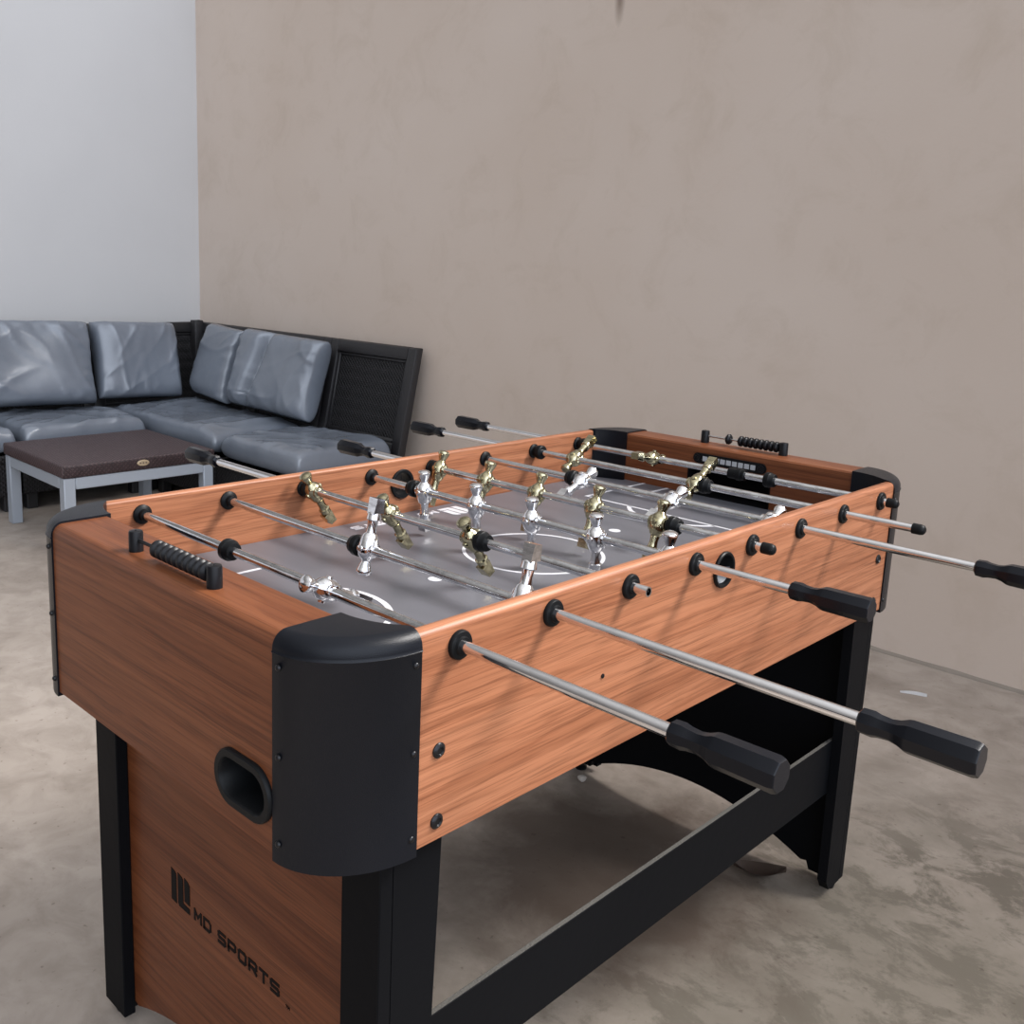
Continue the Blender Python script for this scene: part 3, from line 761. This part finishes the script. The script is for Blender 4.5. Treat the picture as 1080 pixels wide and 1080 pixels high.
# ------------------------------------------------------------------ litter on the floor
def dry_leaf():
    bm = bmesh.new(); n = 12; rows = []
    for i in range(n+1):
        t = i/n; w = .021*math.sin(PI*min(1, t*1.02))**.8+.0015; x = -.05+.10*t; z = .004+.018*(t-.5)**2*4*.6
        rows.append([bm.verts.new((x, -w, z+.010)), bm.verts.new((x, 0, z)), bm.verts.new((x, w, z+.012))])
    for A, B in zip(rows, rows[1:]):
        for k in range(2): bm.faces.new((A[k], A[k+1], B[k+1], B[k]))
    r = bmesh.ops.solidify(bm, geom=bm.faces[:], thickness=.0012)
    lo = min(v.co.z for v in bm.verts); bmesh.ops.translate(bm, verts=bm.verts, vec=(0, 0, -lo)); return bm
o = obj('dry_leaf', dry_leaf(), M['leaf'], None, 60, None, False); o.location = (.196, 1.022, 0.0005); o.rotation_euler = (0, 0, R_(35))
tag(o, 'curled brown dry leaf on the floor beside the far right table foot', 'leaf')
def scrap():
    bm = bmesh.new(); n = 10; rows = []
    for i in range(n+1):
        t = i/n; w = .009*math.sin(PI*t)**.7+.0008; x = -.035+.07*t; y = .010*math.sin(t*3)
        rows.append([bm.verts.new((x, y-w, .0015)), bm.verts.new((x, y, .006+.004*t)), bm.verts.new((x, y+w, .0015))])
    for A, B in zip(rows, rows[1:]):
        for k in range(2): bm.faces.new((A[k], A[k+1], B[k+1], B[k]))
    bmesh.ops.solidify(bm, geom=bm.faces[:], thickness=.0012)
    lo = min(v.co.z for v in bm.verts); bmesh.ops.translate(bm, verts=bm.verts, vec=(0, 0, -lo)); return bm
o = obj('white_scrap', scrap(), M['scrap'], None, 60, None, False); o.location = (.062, 2.150, .0005); o.rotation_euler = (0, 0, R_(22))
tag(o, 'small curled white scrap on the floor near the foot of the beige wall', 'scrap')
for k, (x, y, q, lab) in enumerate(((-.262, 1.042, .010, 'pale pebble of grit on the floor by the far left table foot'), (.125, .985, .0085, 'pale pebble of grit on the floor just under the right stretcher board'))):
    bm = bmesh.new(); bmesh.ops.create_icosphere(bm, subdivisions=3, radius=q)
    for v in bm.verts: v.co *= 1+.25*noise.noise(v.co*140+Vector((k*5, 0, 0))); v.co.z *= .7
    lo = min(v.co.z for v in bm.verts); bmesh.ops.translate(bm, verts=bm.verts, vec=(0, 0, -lo))
    o = obj('pebble', bm, M['grit'], None, 80, None, False); o.location = (x, y, 0); tag(o, lab, 'pebble')

# ------------------------------------------------------------------ light
w = bpy.data.worlds.new('overcast'); SC.world = w; w.use_nodes = True; nt = w.node_tree; Lk = nt.links
bg = nt.nodes['Background']; tc = nt.nodes.new('ShaderNodeTexCoord')
def lobe(d, stops):
    dt = nt.nodes.new('ShaderNodeVectorMath'); dt.operation = 'DOT_PRODUCT'; dt.inputs[1].default_value = Vector(d).normalized()
    Lk.new(tc.outputs['Generated'], dt.inputs[0])
    mr = nt.nodes.new('ShaderNodeMapRange'); mr.inputs['From Min'].default_value = -1; Lk.new(dt.outputs['Value'], mr.inputs['Value'])
    rp = ramp(nt, stops); Lk.new(mr.outputs[0], rp.inputs[0]); return rp.outputs[0]
sky = lobe((.66, .03, .75), [(.0, (.16, .15, .145)), (.40, (.24, .225, .22)), (.58, (.50, .49, .485)), (.76, (.98, .97, .97)), (.95, (1.30, 1.30, 1.33))])
opening = lobe((.90, -.36, .30), [(.80, (0, 0, 0)), (.90, (.9, 1.05, 1.3)), (.97, (1.7, 1.95, 2.35))])
Lk.new(mixc(nt, Lk, 1., sky, opening, 'ADD'), bg.inputs['Color']); bg.inputs['Strength'].default_value = .88
def area(name, loc, aim, sx, sy, power, col):
    l = bpy.data.lights.new(name, 'AREA'); l.shape = 'RECTANGLE'; l.size = sx; l.size_y = sy; l.energy = power; l.color = col
    o = bpy.data.objects.new(name, l); C.objects.link(o); o.location = loc
    o.rotation_euler = (Vector(aim)-Vector(loc)).to_track_quat('-Z', 'Y').to_euler(); return o
area('daylight_opening', (2.4, 3.3, 4.3), (.4, .6, .6), 2.6, 1.5, 150, (1, .965, .93)).data.spread = math.radians(75)

# ------------------------------------------------------------------ camera
cam = bpy.data.cameras.new('camera'); co = bpy.data.objects.new('camera', cam); C.objects.link(co); SC.camera = co
p, ro, ya = .194388788, .0336997621, -.789261229
fw = Vector((math.sin(ya)*math.cos(p), math.cos(ya)*math.cos(p), -math.sin(p))); rt = Vector((math.cos(ya), -math.sin(ya), 0)); up = rt.cross(fw)
r2 = rt*math.cos(ro)+up*math.sin(ro); u2 = -rt*math.sin(ro)+up*math.cos(ro)
mt = Matrix((r2, u2, -fw)).transposed().to_4x4(); mt.translation = Vector((1.00586534, -.682922238, .37803723+R)); co.matrix_world = mt
cam.sensor_width = 36; cam.lens = 1049.52888/1080*36; cam.shift_x = 66.16/1080; cam.shift_y = -55.35/1080; cam.clip_start = .02
vs = SC.view_settings; vs.view_transform = 'Standard'; vs.look = 'None'; vs.gamma = 1; vs.exposure = 0.; vs.use_curve_mapping = False
SC.cycles.caustics_reflective = False; SC.cycles.caustics_refractive = False
